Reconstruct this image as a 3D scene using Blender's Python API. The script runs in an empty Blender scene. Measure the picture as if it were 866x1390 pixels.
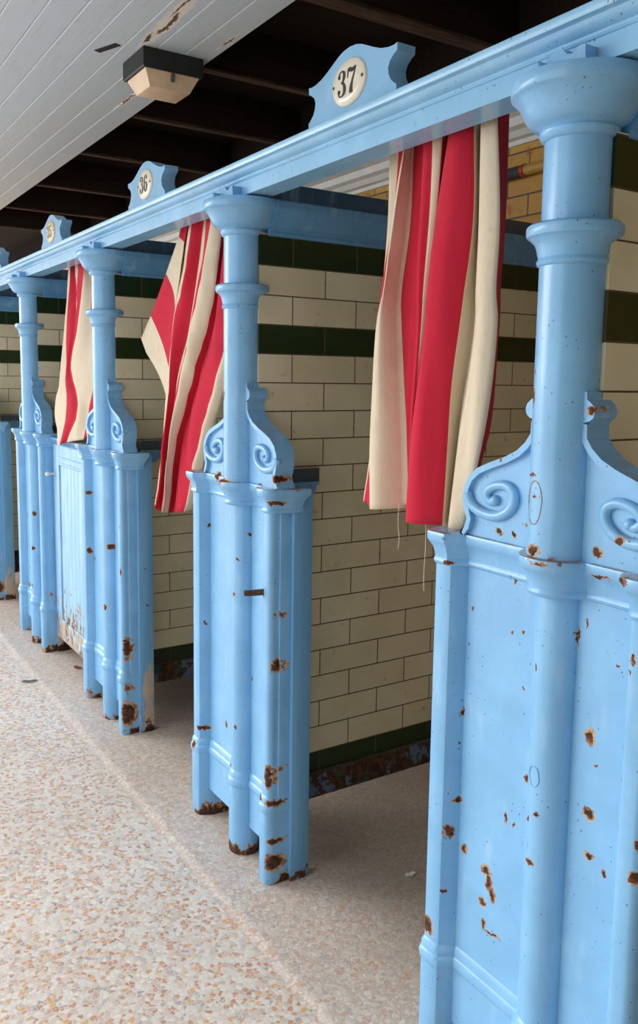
import bpy, bmesh, math, random
from mathutils import Vector, Matrix, noise as mnoise
random.seed(7)
PI = math.pi
R = math.radians
scene = bpy.context.scene
COL = scene.collection

CHIPS = [[(-.2, -0.024, 0.9223, 0.0028, 0.0054), (-.2064, -0.024, 0.8562, 0.0033, 0.0033), (-.0992, -0.024, 0.9966, 0.003, 0.0071), (-.1012, -0.024, 0.9038, 0.0036, 0.0062), (-.0753, -0.024, 0.9109, 0.0031, 0.0061), (0.0577, -0.024, 0.9617, 0.0029, 0.0105), (0.0426, -0.024, 0.9356, 0.0029, 0.0217), (0.1678, -0.024, 0.9409, 0.0036, 0.0082), (0.163, -0.024, 0.9212, 0.0028, 0.0037), (-.0148, -0.024, 0.8751, 0.003, 0.005), (-.069, -0.024, 0.8125, 0.0028, 0.0052), (0.1171, -0.024, 0.9107, 0.0037, 0.0037), (-.2153, -0.024, 0.7185, 0.0034, 0.0102), (-.2174, -0.024, 0.6585, 0.0028, 0.0057), (0.0747, -0.024, 0.7806, 0.0099, 0.0172), (0.1397, -0.024, 0.7876, 0.0043, 0.0067), (0.0892, -0.024, 0.7378, 0.0035, 0.004), (0.1537, -0.024, 0.7482, 0.0029, 0.0096), (-.0515, -0.024, 0.6557, 0.0075, 0.0107), (-.216, -0.024, 0.5439, 0.0065, 0.0083), (-.0338, -0.024, 0.6147, 0.0049, 0.0065), (0.0034, -0.024, 0.6266, 0.0053, 0.0042), (-.0964, -0.024, 0.564, 0.005, 0.0134), (-.0783, -0.024, 0.5575, 0.0028, 0.0067), (-.2258, -0.024, 0.4796, 0.0066, 0.0145), (-.2005, -0.024, 0.4525, 0.0096, 0.012), (-.0177, -0.024, 0.6087, 0.0043, 0.0064), (0.0786, -0.024, 0.6542, 0.0133, 0.0123), (-.1406, -0.024, 0.439, 0.0148, 0.0118), (-.1334, -0.024, 0.4222, 0.0107, 0.0237), (-.1227, -0.024, 0.3986, 0.0095, 0.0167), (-.1484, -0.024, 0.372, 0.0085, 0.0121), (-.0079, -0.024, 0.536, 0.0098, 0.0066), (0.1881, -0.024, 0.6112, 0.009, 0.01), (0.1486, -0.024, 0.6558, 0.0028, 0.0124), (-.2633, -0.024, 0.2706, 0.0169, 0.0182), (-.2287, -0.024, 0.3572, 0.0028, 0.0037), (0.1908, -0.024, 0.6626, 0.0039, 0.0098), (0.0861, -0.024, 0.5841, 0.0115, 0.0073), (0.1165, -0.024, 0.5699, 0.0052, 0.0083), (-.143, -0.024, 0.3301, 0.0049, 0.0122), (-.1187, -0.024, 0.3238, 0.0243, 0.0049), (-.0331, -0.024, 1.3179, 0.0074, 0.0165), (-.0275, -0.024, 1.3592, 0.0028, 0.0049), (-.1195, -0.024, 1.2075, 0.0028, 0.0043), (-.0607, -0.024, 1.099, 0.0093, 0.0059), (-.0101, -0.024, 1.0738, 0.0174, 0.0116), (-.0652, -0.024, 1.0461, 0.0077, 0.0077), (0.1278, -0.024, 1.1077, 0.0093, 0.007), (-.128, -0.024, 1.08, 0.0079, 0.0053), (-.0929, -0.024, 1.0813, 0.0052, 0.0069), (0.0799, -0.024, 1.082, 0.0119, 0.0079), (-.0126, -0.024, 1.1605, 0.0041, 0.0041), (0.1494, -0.024, 1.0563, 0.0147, 0.0046), (0.0099, -0.024, 1.0576, 0.0247, 0.0033), (-.0255, -0.024, 1.1927, 0.0165, 0.0032), (0.0619, -0.024, 1.2988, 0.0079, 0.0079), (-.0985, -0.024, 0.9966, 0.0028, 0.0061), (-.235, -0.024, 1.0063, 0.0112, 0.0037), (0.092, -0.024, 1.0461, 0.0199, 0.0032)], [(-.0203, -0.024, 0.6083, 0.0077, 0.012), (-.0497, -0.024, 0.6412, 0.006, 0.0189), (0.1986, -0.024, 0.6027, 0.0063, 0.0221), (0.21, -0.024, 0.5014, 0.0064, 0.0272), (-.1101, -0.024, 0.3275, 0.0092, 0.0128), (-.2275, -0.024, 0.2789, 0.0211, 0.0077), (-.2531, -0.024, 0.2189, 0.0136, 0.0117), (-.0528, -0.024, 0.2781, 0.0082, 0.0073), (0.0115, -0.024, 0.3709, 0.0044, 0.007), (0.147, -0.024, 0.7159, 0.0048, 0.0095), (0.1999, -0.024, 0.736, 0.0039, 0.0108), (0.1544, -0.024, 0.3953, 0.0033, 0.0182), (0.1448, -0.024, 0.6204, 0.0032, 0.008), (0.1864, -0.024, 0.2995, 0.0117, 0.0334), (0.1204, -0.024, 0.3203, 0.0051, 0.0136), (0.1565, -0.024, 0.2338, 0.0154, 0.0085), (0.2042, -0.024, 0.2291, 0.0168, 0.0084), (-.2233, -0.024, 0.607, 0.0037, 0.0073), (0.0463, -0.024, 0.516, 0.0042, 0.0101), (-.0648, -0.024, 0.221, 0.0073, 0.011), (0.2028, -0.024, 0.3238, 0.0041, 0.0124), (0.2024, -0.024, 0.123, 0.0103, 0.0086), (0.2067, -0.024, 0.0634, 0.0192, 0.0261), (0.2409, -0.024, 0.2029, 0.0059, 0.0502), (-.0064, -0.024, 1.0623, 0.0317, 0.0095), (-.0526, -0.024, 1.0868, 0.0129, 0.0113), (0.2035, -0.024, 1.0276, 0.0146, 0.0058), (0.2026, -0.024, 1.0878, 0.0116, 0.0102), (-.0129, -0.024, 1.2916, 0.0063, 0.0142), (-.0435, -0.024, 1.1551, 0.0032, 0.004), (0.0043, -0.024, 0.7504, 0.0065, 0.0081), (-.2164, -0.024, 0.9047, 0.0043, 0.0061), (0.1641, -0.024, 0.7909, 0.0046, 0.0152), (0.0392, -0.024, 0.92, 0.0031, 0.0063), (0.0182, -0.024, 0.8515, 0.0064, 0.004), (0.1414, -0.024, 0.9113, 0.003, 0.0076), (0.2164, -0.024, 1.1769, 0.0043, 0.0058), (-.1297, -0.024, 1.0617, 0.0166, 0.0133)], [(-.0271, -0.024, 0.9076, 0.0185, 0.0168), (-.0572, -0.024, 0.843, 0.0068, 0.0153), (0.0349, -0.024, 0.6896, 0.01, 0.0125), (-.0235, -0.024, 0.6193, 0.0119, 0.0119), (-.2055, -0.024, 0.5939, 0.009, 0.0108), (-.2239, -0.024, 0.6274, 0.0072, 0.0162), (-.2239, -0.024, 0.866, 0.008, 0.0089), (0.0128, -0.024, 0.4487, 0.0094, 0.0137), (0.1802, -0.024, 0.791, 0.004, 0.0064), (0.1853, -0.024, 0.6233, 0.0048, 0.0129), (-.0362, -0.024, 0.4754, 0.0061, 0.0069), (0.1973, -0.024, 0.3309, 0.0057, 0.0493), (0.2105, -0.024, 0.1809, 0.0116, 0.0249), (0.202, -0.024, 0.083, 0.0135, 0.0505), (-.0557, -0.024, 0.0946, 0.009, 0.0108), (0.3695, -0.024, 0.176, 0.0096, 0.0143), (-.1934, -0.024, 0.0069, 0.0206, 0.0094), (0.083, -0.024, 0.0718, 0.007, 0.0174), (-.0717, -0.024, 1.0718, 0.0254, 0.0068), (0.1555, -0.024, 1.0522, 0.0175, 0.0063)], [(0.0289, -0.024, 0.6585, 0.0088, 0.0132), (0.0194, -0.024, 0.4839, 0.0111, 0.01), (-.1997, -0.024, 0.6114, 0.0046, 0.0232), (-.1833, -0.024, 0.3452, 0.0058, 0.0117), (0.2107, -0.024, 0.6238, 0.0085, 0.0127), (0.207, -0.024, 0.2873, 0.0108, 0.0129), (-.0482, -0.024, 0.2113, 0.0114, 0.0229), (0.2387, -0.024, 0.1581, 0.0129, 0.0647), (0.004, -0.024, 0.2919, 0.0068, 0.0113), (-.1942, -0.024, 0.2484, 0.0165, 0.0141), (-.1235, -0.024, 0.0523, 0.0188, 0.0234), (-.0449, -0.024, 1.0631, 0.0222, 0.0089)]]
CURTAIN_NEAR = [('c', 0.002, [(-0.5934, 0.09, 1.8367), (-0.5891, 0.0872, 1.6827), (-0.6007, 0.0845, 1.542), (-0.6157, 0.0826, 1.4463), (-0.6245, 0.0782, 1.2155), (-0.6431, 0.0751, 1.0609)]), ('r', 0.004, [(-0.5636, 0.092, 1.8339), (-0.5756, 0.0878, 1.6785), (-0.5967, 0.0839, 1.5416), (-0.6122, 0.0812, 1.4461), (-0.6188, 0.0746, 1.2159), (-0.6353, 0.0702, 1.0613)]), ('c', 0.004, [(-0.5431, 0.09, 1.8337), (-0.5668, 0.0822, 1.6753), (-0.5797, 0.0752, 1.5397), (-0.5944, 0.0703, 1.4449), (-0.5911, 0.0584, 1.2181), (-0.5761, 0.05, 1.0535)]), ('c', 0.02, [(-0.4928, 0.0515, 1.8176), (-0.5175, 0.0448, 1.6633), (-0.5314, 0.0392, 1.5333), (-0.5466, 0.0351, 1.4417), (-0.5466, 0.0254, 1.2218), (-0.5333, 0.0181, 1.0619)]), ('r', 0.004, [(-0.5193, 0.095, 1.836), (-0.5162, 0.09, 1.6725), (-0.5333, 0.0856, 1.5366), (-0.5248, 0.0826, 1.4428), (-0.4908, 0.0755, 1.2242), (-0.4747, 0.0704, 1.0682)]), ('r', 0.0, [(-0.4804, 0.09, 1.8345), (-0.4812, 0.0859, 1.667), (-0.4774, 0.0824, 1.5319), (-0.4734, 0.08, 1.4408), (-0.4783, 0.0744, 1.225), (-0.4715, 0.0703, 1.0667)]), ('r', 0.012, [(-0.441, 0.0598, 1.8212), (-0.4443, 0.0567, 1.6585), (-0.4417, 0.0542, 1.527), (-0.4384, 0.0525, 1.4383), (-0.4456, 0.0484, 1.2277), (-0.4409, 0.0454, 1.0719)]), ('c', 0.008, [(-0.4168, 0.0598, 1.8196), (-0.417, 0.0569, 1.6546), (-0.4261, 0.0546, 1.5258), (-0.4306, 0.053, 1.438), (-0.4437, 0.0492, 1.2279), (-0.4414, 0.0461, 1.0615)]), ('r', 0.002, [(-0.3973, 0.0678, 1.8219), (-0.4036, 0.0644, 1.6535), (-0.4195, 0.0618, 1.5258), (-0.4265, 0.06, 1.4382), (-0.4494, 0.0556, 1.2273), (-0.4482, 0.052, 1.0506)]), ('r', 0.004, [(-0.4109, 0.1, 1.8345), (-0.4357, 0.0946, 1.6614), (-0.4508, 0.0904, 1.5303), (-0.456, 0.0875, 1.4404), (-0.4769, 0.0805, 1.2249), (-0.4785, 0.075, 1.0404)]), ('r', 0.03, [(-0.3635, 0.0575, 1.8166), (-0.3849, 0.0507, 1.6493), (-0.3981, 0.0455, 1.5229), (-0.4021, 0.0419, 1.4365), (-0.4199, 0.0333, 1.2298), (-0.419, 0.026, 1.0534)]), ('c', 0.002, [(-0.3118, 0.0697, 1.821), (-0.2989, 0.0627, 1.6382), (-0.3094, 0.058, 1.5166), (-0.314, 0.0548, 1.4337), (-0.327, 0.047, 1.2354), (-0.3279, 0.04, 1.0572)]), ('c', 0.0, [(-0.3315, 0.108, 1.8362), (-0.3186, 0.1014, 1.6453), (-0.3157, 0.0969, 1.5198), (-0.3142, 0.0939, 1.4353), (-0.3348, 0.0865, 1.234), (-0.3504, 0.08, 1.0367)]), ('c', 0.01, [(-0.2828, 0.0613, 1.8165), (-0.2663, 0.051, 1.6322), (-0.2609, 0.0442, 1.5117), (-0.2576, 0.0396, 1.4309), (-0.2728, 0.0285, 1.2394), (-0.2841, 0.018, 1.053)]), ('r', 0.002, [(-0.2457, 0.0652, 1.8183), (-0.2157, 0.0521, 1.625), (-0.2098, 0.0439, 1.5076), (-0.1998, 0.0384, 1.4287), (-0.2059, 0.0252, 1.2438), (-0.2377, 0.012, 1.0594)]), ('end', 0, [(-0.2618, 0.11, 1.8359), (-0.2527, 0.1026, 1.6359), (-0.2538, 0.098, 1.5149), (-0.2507, 0.0948, 1.433), (-0.2615, 0.0872, 1.2387), (-0.3066, 0.0808, 1.0784)])]
CURTAIN_MIDDLE = [('c', 0.003, [(-1.6237, 0.08, 1.8417), (-1.6604, 0.076, 1.7395), (-1.6803, 0.0732, 1.6764), (-1.7077, 0.0674, 1.5462), (-1.7315, 0.0582, 1.3446), (-1.7614, 0.0486, 1.1368), (-1.8272, 0.045, 0.8948)]), ('r', 0.014, [(-1.5445, 0.056, 1.8314), (-1.5623, 0.0513, 1.726), (-1.5739, 0.0485, 1.6643), (-1.6467, 0.0428, 1.5415), (-1.6749, 0.0336, 1.3445), (-1.7035, 0.0239, 1.1412), (-1.7649, 0.02, 0.9018)]), ('c', 0.003, [(-1.508, 0.082, 1.8412), (-1.5291, 0.0777, 1.7246), (-1.5408, 0.0752, 1.6633), (-1.5948, 0.0687, 1.5042), (-1.6648, 0.0621, 1.3449), (-1.7217, 0.0534, 1.1393), (-1.7902, 0.05, 0.8755)]), ('r', 0.002, [(-1.4781, 0.074, 1.837), (-1.4977, 0.0693, 1.7202), (-1.5122, 0.0667, 1.6599), (-1.5663, 0.0598, 1.5025), (-1.6379, 0.0529, 1.3449), (-1.6948, 0.0437, 1.1413), (-1.7637, 0.04, 0.8792)]), ('c', 0.016, [(-1.3896, 0.0498, 1.8258), (-1.4217, 0.0442, 1.7092), (-1.4447, 0.0414, 1.6515), (-1.5071, 0.034, 1.4987), (-1.5752, 0.0264, 1.3449), (-1.628, 0.0164, 1.1464), (-1.6933, 0.012, 0.8906)]), ('r', 0.004, [(-1.3568, 0.072, 1.8324), (-1.3699, 0.066, 1.7052), (-1.3844, 0.0619, 1.6209), (-1.4345, 0.0559, 1.4965), (-1.5217, 0.0484, 1.3454), (-1.622, 0.0384, 1.1463), (-1.7013, 0.034, 0.8878)]), ('r', 0.012, [(-1.3691, 0.09, 1.8364), (-1.3841, 0.0857, 1.7087), (-1.396, 0.0827, 1.6234), (-1.4366, 0.0781, 1.4976), (-1.5202, 0.0726, 1.3458), (-1.6322, 0.0653, 1.1449), (-1.7229, 0.062, 0.881)]), ('c', 0.008, [(-1.3132, 0.0779, 1.8274), (-1.3181, 0.0734, 1.6999), (-1.3147, 0.0704, 1.6155), (-1.3246, 0.0659, 1.4921), (-1.3787, 0.0606, 1.3463), (-1.4887, 0.0536, 1.1547), (-1.6041, 0.05, 0.899)]), ('end', 0, [(-1.3037, 0.095, 1.8343), (-1.3035, 0.0917, 1.6999), (-1.3032, 0.0895, 1.6159), (-1.3063, 0.0864, 1.4922), (-1.3424, 0.0826, 1.3468), (-1.4571, 0.0776, 1.1562), (-1.5948, 0.075, 0.9075)])]
CURTAIN_FLAP = [('r', [(-1.6488, 0.0658, 1.8226), (-1.5745, 0.058, 1.8285)]), ('c', [(-1.6693, 0.0651, 1.7861), (-1.6109, 0.0559, 1.7475)]), ('r', [(-1.7716, 0.063, 1.6806), (-1.6694, 0.0511, 1.5578)]), ('c', [(-1.9043, 0.0603, 1.5489), (-1.6993, 0.0455, 1.3408)]), ('c', [(-1.9939, 0.0587, 1.4732), (-1.709, 0.0444, 1.2994)]), ('end', [(-1.944, 0.0576, 1.4221), (-1.7228, 0.0434, 1.2628)])]
CURTAIN_FAR = [('c', 0.004, [(-2.9233, 0.08, 1.8493), (-2.9193, 0.063, 1.6634), (-2.911, 0.0475, 1.5157), (-2.9207, 0.0261, 1.3182), (-2.9501, 0.0115, 1.1879), (-2.8868, -0.002, 1.0216)]), ('r', 0.012, [(-2.8293, 0.06, 1.8394), (-2.8207, 0.0439, 1.6557), (-2.8176, 0.0303, 1.5118), (-2.7829, 0.0124, 1.3289), (-2.729, 0.001, 1.2154), (-2.7772, -0.014, 1.0351)]), ('c', 0.001, [(-2.8504, 0.08, 1.8472), (-2.7805, 0.0691, 1.7252), (-2.7356, 0.0512, 1.5568), (-2.7559, 0.0303, 1.3675), (-2.6039, 0.0129, 1.2149), (-2.7308, -0.004, 1.0469)]), ('r', 0.004, [(-2.7598, 0.07, 1.8421), (-2.7364, 0.0594, 1.7181), (-2.7074, 0.0435, 1.5533), (-2.7342, 0.0248, 1.3655), (-2.5889, 0.0092, 1.2136), (-2.7205, -0.006, 1.0477)]), ('c', 0.016, [(-2.6018, 0.055, 1.8341), (-2.6412, 0.0393, 1.6434), (-2.6565, 0.0283, 1.5154), (-2.6979, 0.015, 1.3634), (-2.5603, 0.0014, 1.2128), (-2.6931, -0.012, 1.0499)]), ('r', 0.003, [(-2.6334, 0.08, 1.8417), (-2.5664, 0.0605, 1.6397), (-2.4955, 0.0431, 1.4746), (-2.433, 0.0266, 1.3227), (-2.4735, 0.0084, 1.161), (-2.4971, -0.0014, 1.0765)]), ('end', 0, [(-2.5884, 0.09, 1.8501), (-2.5079, 0.0693, 1.6364), (-2.4476, 0.0512, 1.4735), (-2.4004, 0.034, 1.3231), (-2.4094, 0.0152, 1.164), (-2.4824, 0.0051, 1.081)])]


# ---------------------------------------------------------------- mesh helpers
class MB:
    """collects vertices and faces of ONE mesh"""
    def __init__(s):
        s.v = []; s.f = []; s.m = []
    def add(s, vs, fs, mi=0):
        o = len(s.v); s.v += [tuple(p) for p in vs]
        s.f += [tuple(i + o for i in f) for f in fs]; s.m += [mi] * len(fs)
    def box(s, x0, x1, y0, y1, z0, z1, b=0.0, mi=0):
        bm = bmesh.new()
        bmesh.ops.create_cube(bm, size=1)
        for v in bm.verts:
            v.co = Vector(((x0 + x1) / 2 + v.co.x * (x1 - x0), (y0 + y1) / 2 + v.co.y * (y1 - y0), (z0 + z1) / 2 + v.co.z * (z1 - z0)))
        if b > 0:
            bmesh.ops.bevel(bm, geom=bm.edges[:], offset=b, segments=2, profile=.5, affect='EDGES')
        bm.verts.index_update()
        s.add([v.co[:] for v in bm.verts], [[v.index for v in f.verts] for f in bm.faces], mi); bm.free()
    def loft(s, outline, levels, mi=0, cap=True):
        """outline: CCW plan points; levels: (z, outward offset)"""
        n = len(outline); vs = []
        for z, d in levels:
            for i in range(n):
                a = Vector(outline[i - 1]); b = Vector(outline[i]); c = Vector(outline[(i + 1) % n])
                e1 = (b - a).normalized(); e2 = (c - b).normalized()
                n1 = Vector((e1.y, -e1.x)); n2 = Vector((e2.y, -e2.x))
                m = n1 + n2
                m = m / max(.35, m.dot(n1)) if m.length > 1e-6 else n1
                p = b + m * d
                vs.append((p.x, p.y, z))
        fs = []
        for k in range(len(levels) - 1):
            for i in range(n):
                j = (i + 1) % n
                fs.append((k * n + i, k * n + j, (k + 1) * n + j, (k + 1) * n + i))
        if cap:
            fs.append(tuple(range(n - 1, -1, -1)))
            fs.append(tuple((len(levels) - 1) * n + i for i in range(n)))
        s.add(vs, fs, mi)
    def lathe(s, prof, cx=0, cy=0, n=48, mi=0):
        """prof: (radius, z) from bottom to top"""
        vs = []; fs = []
        for r, z in prof:
            for i in range(n):
                a = 2 * PI * i / n; vs.append((cx + r * math.cos(a), cy + r * math.sin(a), z))
        for k in range(len(prof) - 1):
            for i in range(n):
                j = (i + 1) % n
                fs.append((k * n + i, k * n + j, (k + 1) * n + j, (k + 1) * n + i))
        fs.append(tuple(range(n - 1, -1, -1))); fs.append(tuple((len(prof) - 1) * n + i for i in range(n)))
        s.add(vs, fs, mi)
    def prism(s, pts, axis, a, b, mi=0):
        """closed polygon pulled along an axis from a to b; pts are the two other coordinates in order"""
        n = len(pts); vs = []
        for t in (a, b):
            for p, q in pts:
                vs.append({'x': (t, p, q), 'y': (p, t, q), 'z': (p, q, t)}[axis])
        fs = [(i, (i + 1) % n, n + (i + 1) % n, n + i) for i in range(n)]
        fs += [tuple(range(n - 1, -1, -1)), tuple(range(n, 2 * n))]
        s.add(vs, fs, mi)
    def tube(s, pts, rad, n=10, mi=0, flat=1.0, up=Vector((0, 1, 0))):
        """round bar along points; rad a number or a list; flat squashes it along `up`"""
        P = [Vector(p) for p in pts]; vs = []; fs = []
        for k, p in enumerate(P):
            t = (P[min(k + 1, len(P) - 1)] - P[max(k - 1, 0)]).normalized()
            u = up - t * up.dot(t)
            u = u.normalized() if u.length > 1e-4 else t.orthogonal().normalized()
            w = t.cross(u); r = rad[k] if isinstance(rad, (list, tuple)) else rad
            for i in range(n):
                a = 2 * PI * i / n
                q = p + u * (r * flat * math.cos(a)) + w * (r * math.sin(a)); vs.append(q[:])
        for k in range(len(P) - 1):
            for i in range(n):
                j = (i + 1) % n
                fs.append((k * n + i, k * n + j, (k + 1) * n + j, (k + 1) * n + i))
        fs.append(tuple(range(n - 1, -1, -1))); fs.append(tuple((len(P) - 1) * n + i for i in range(n)))
        s.add(vs, fs, mi)
    def ball(s, c, r, n=12, mi=0, sc=(1, 1, 1)):
        bm = bmesh.new(); bmesh.ops.create_uvsphere(bm, u_segments=n, v_segments=n // 2 + 2, radius=r)
        bm.verts.index_update()
        s.add([(c[0] + v.co.x * sc[0], c[1] + v.co.y * sc[1], c[2] + v.co.z * sc[2]) for v in bm.verts],
              [[v.index for v in f.verts] for f in bm.faces], mi); bm.free()
    def mesh(s, name, smooth=35):
        me = bpy.data.meshes.new(name)
        me.from_pydata(s.v, [], s.f); me.update()
        bm = bmesh.new(); bm.from_mesh(me); bmesh.ops.recalc_face_normals(bm, faces=bm.faces[:]); bm.to_mesh(me); bm.free()
        for p, mi in zip(me.polygons, s.m): p.material_index = mi
        if smooth:
            for p in me.polygons: p.use_smooth = True
            me.set_sharp_from_angle(angle=R(smooth))
        return me

def link(name, me, mats, parent=None, loc=None):
    o = bpy.data.objects.new(name, me); COL.objects.link(o)
    mats = mats if isinstance(mats, (list, tuple)) else [mats]
    for i, m in enumerate(mats):
        if len(me.materials) <= i: me.materials.append(m)
        o.material_slots[i].link = 'OBJECT'; o.material_slots[i].material = m
    if parent: o.parent = parent
    if loc: o.location = loc
    return o
def build(name, mb, mats, parent=None, smooth=35, loc=None):
    return link(name, mb.mesh(name, smooth), mats, parent, loc)
def tag(o, label, cat, group=None):
    o['label'] = label; o['category'] = cat
    if group: o['group'] = group
    return o
def thing(name, label, cat, loc=(0, 0, 0), group=None):
    o = bpy.data.objects.new(name, None); COL.objects.link(o); o.location = loc
    o.empty_display_size = .05
    return tag(o, label, cat, group)
def structure(o):
    o['kind'] = 'structure'; return o
def spline(pts, per=8):
    P = [Vector(p) for p in pts]; out = []
    for i in range(len(P) - 1):
        a = P[max(i - 1, 0)]; b = P[i]; c = P[i + 1]; d = P[min(i + 2, len(P) - 1)]
        for k in range(per):
            t = k / per
            out.append(.5 * ((2 * b) + (c - a) * t + (2 * a - 5 * b + 4 * c - d) * t * t + (3 * b - a - 3 * c + d) * t ** 3))
    out.append(P[-1]); return out

# ---------------------------------------------------------------- material helpers
def srgb(r, g, b):
    f = lambda c: (c / 255 / 12.92) if c / 255 <= .04045 else ((c / 255 + .055) / 1.055) ** 2.4
    return (f(r), f(g), f(b), 1)
class NT:
    def __init__(s, name, rough=.5, spec=.5):
        s.mat = bpy.data.materials.new(name); s.mat.use_nodes = True
        s.t = s.mat.node_tree; s.t.nodes.clear()
        s.out = s.n('ShaderNodeOutputMaterial'); s.b = s.n('ShaderNodeBsdfPrincipled')
        s.t.links.new(s.b.outputs[0], s.out.inputs[0])
        s.b.inputs['Roughness'].default_value = rough; s.b.inputs['Specular IOR Level'].default_value = spec
        g = s.n('ShaderNodeNewGeometry'); s.pos = g.outputs['Position']; s.nrm = g.outputs['Normal']
    def n(s, typ, **kw):
        x = s.t.nodes.new(typ)
        for k, v in kw.items(): setattr(x, k, v)
        return x
    def set(s, sock, val):
        if hasattr(val, 'is_linked') or isinstance(val, bpy.types.NodeSocket): s.t.links.new(val, sock)
        else: sock.default_value = val
    def math(s, op, a, b=0.0, c=0.0, clamp=False):
        x = s.n('ShaderNodeMath', operation=op, use_clamp=clamp)
        s.set(x.inputs[0], a); s.set(x.inputs[1], b); s.set(x.inputs[2], c); return x.outputs[0]
    def vec(s, op, a, b=(0, 0, 0), c=(0, 0, 0)):
        x = s.n('ShaderNodeVectorMath', operation=op)
        s.set(x.inputs[0], a); s.set(x.inputs[1], b); s.set(x.inputs[2], c)
        return x.outputs['Value'] if op in ('LENGTH', 'DOT_PRODUCT', 'DISTANCE') else x.outputs[0]
    def sep(s, v):
        x = s.n('ShaderNodeSeparateXYZ'); s.set(x.inputs[0], v); return x.outputs
    def comb(s, x, y, z):
        c = s.n('ShaderNodeCombineXYZ'); s.set(c.inputs[0], x); s.set(c.inputs[1], y); s.set(c.inputs[2], z); return c.outputs[0]
    def noise(s, v, scale, detail=3, rough=.55, out='Fac', dist=0.0):
        x = s.n('ShaderNodeTexNoise'); s.set(x.inputs['Vector'], v); x.inputs['Scale'].default_value = scale
        x.inputs['Detail'].default_value = detail; x.inputs['Roughness'].default_value = rough
        x.inputs['Distortion'].default_value = dist; return x.outputs[out]
    def voro(s, v, scale, feature='F1', out='Distance', rnd=1.0):
        x = s.n('ShaderNodeTexVoronoi', feature=feature); s.set(x.inputs['Vector'], v)
        x.inputs['Scale'].default_value = scale; x.inputs['Randomness'].default_value = rnd; return x.outputs[out]
    def ramp(s, f, lo, hi, a=0.0, b=1.0):
        x = s.n('ShaderNodeMapRange', clamp=True, interpolation_type='SMOOTHSTEP'); s.set(x.inputs[0], f)
        x.inputs[1].default_value = lo; x.inputs[2].default_value = hi; x.inputs[3].default_value = a; x.inputs[4].default_value = b
        return x.outputs[0]
    def cramp(s, f, stops, interp='LINEAR'):
        x = s.n('ShaderNodeValToRGB'); s.set(x.inputs[0], f); e = x.color_ramp.elements; x.color_ramp.interpolation = interp
        while len(e) < len(stops): e.new(.5)
        for i, (p, c) in enumerate(stops): e[i].position = p; e[i].color = c
        return x.outputs[0]
    def mix(s, f, a, b):
        x = s.n('ShaderNodeMix', data_type='RGBA', clamp_factor=True)
        s.set(x.inputs[0], f); s.set(x.inputs[6], a); s.set(x.inputs[7], b); return x.outputs[2]
    def bump(s, h, strength=.3, dist=.002, normal=None):
        x = s.n('ShaderNodeBump'); s.set(x.inputs['Height'], h); x.inputs['Strength'].default_value = strength
        x.inputs['Distance'].default_value = dist
        if normal: s.set(x.inputs['Normal'], normal)
        s.t.links.new(x.outputs[0], s.b.inputs['Normal']); return x.outputs[0]
    def color(s, c): s.set(s.b.inputs['Base Color'], c); return s
    def rough(s, r): s.set(s.b.inputs['Roughness'], r); return s

PAINT = srgb(122, 179, 223)
RUST_D = srgb(52, 32, 26); RUST_M = srgb(104, 60, 38); RUST_L = srgb(196, 160, 118)

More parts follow.
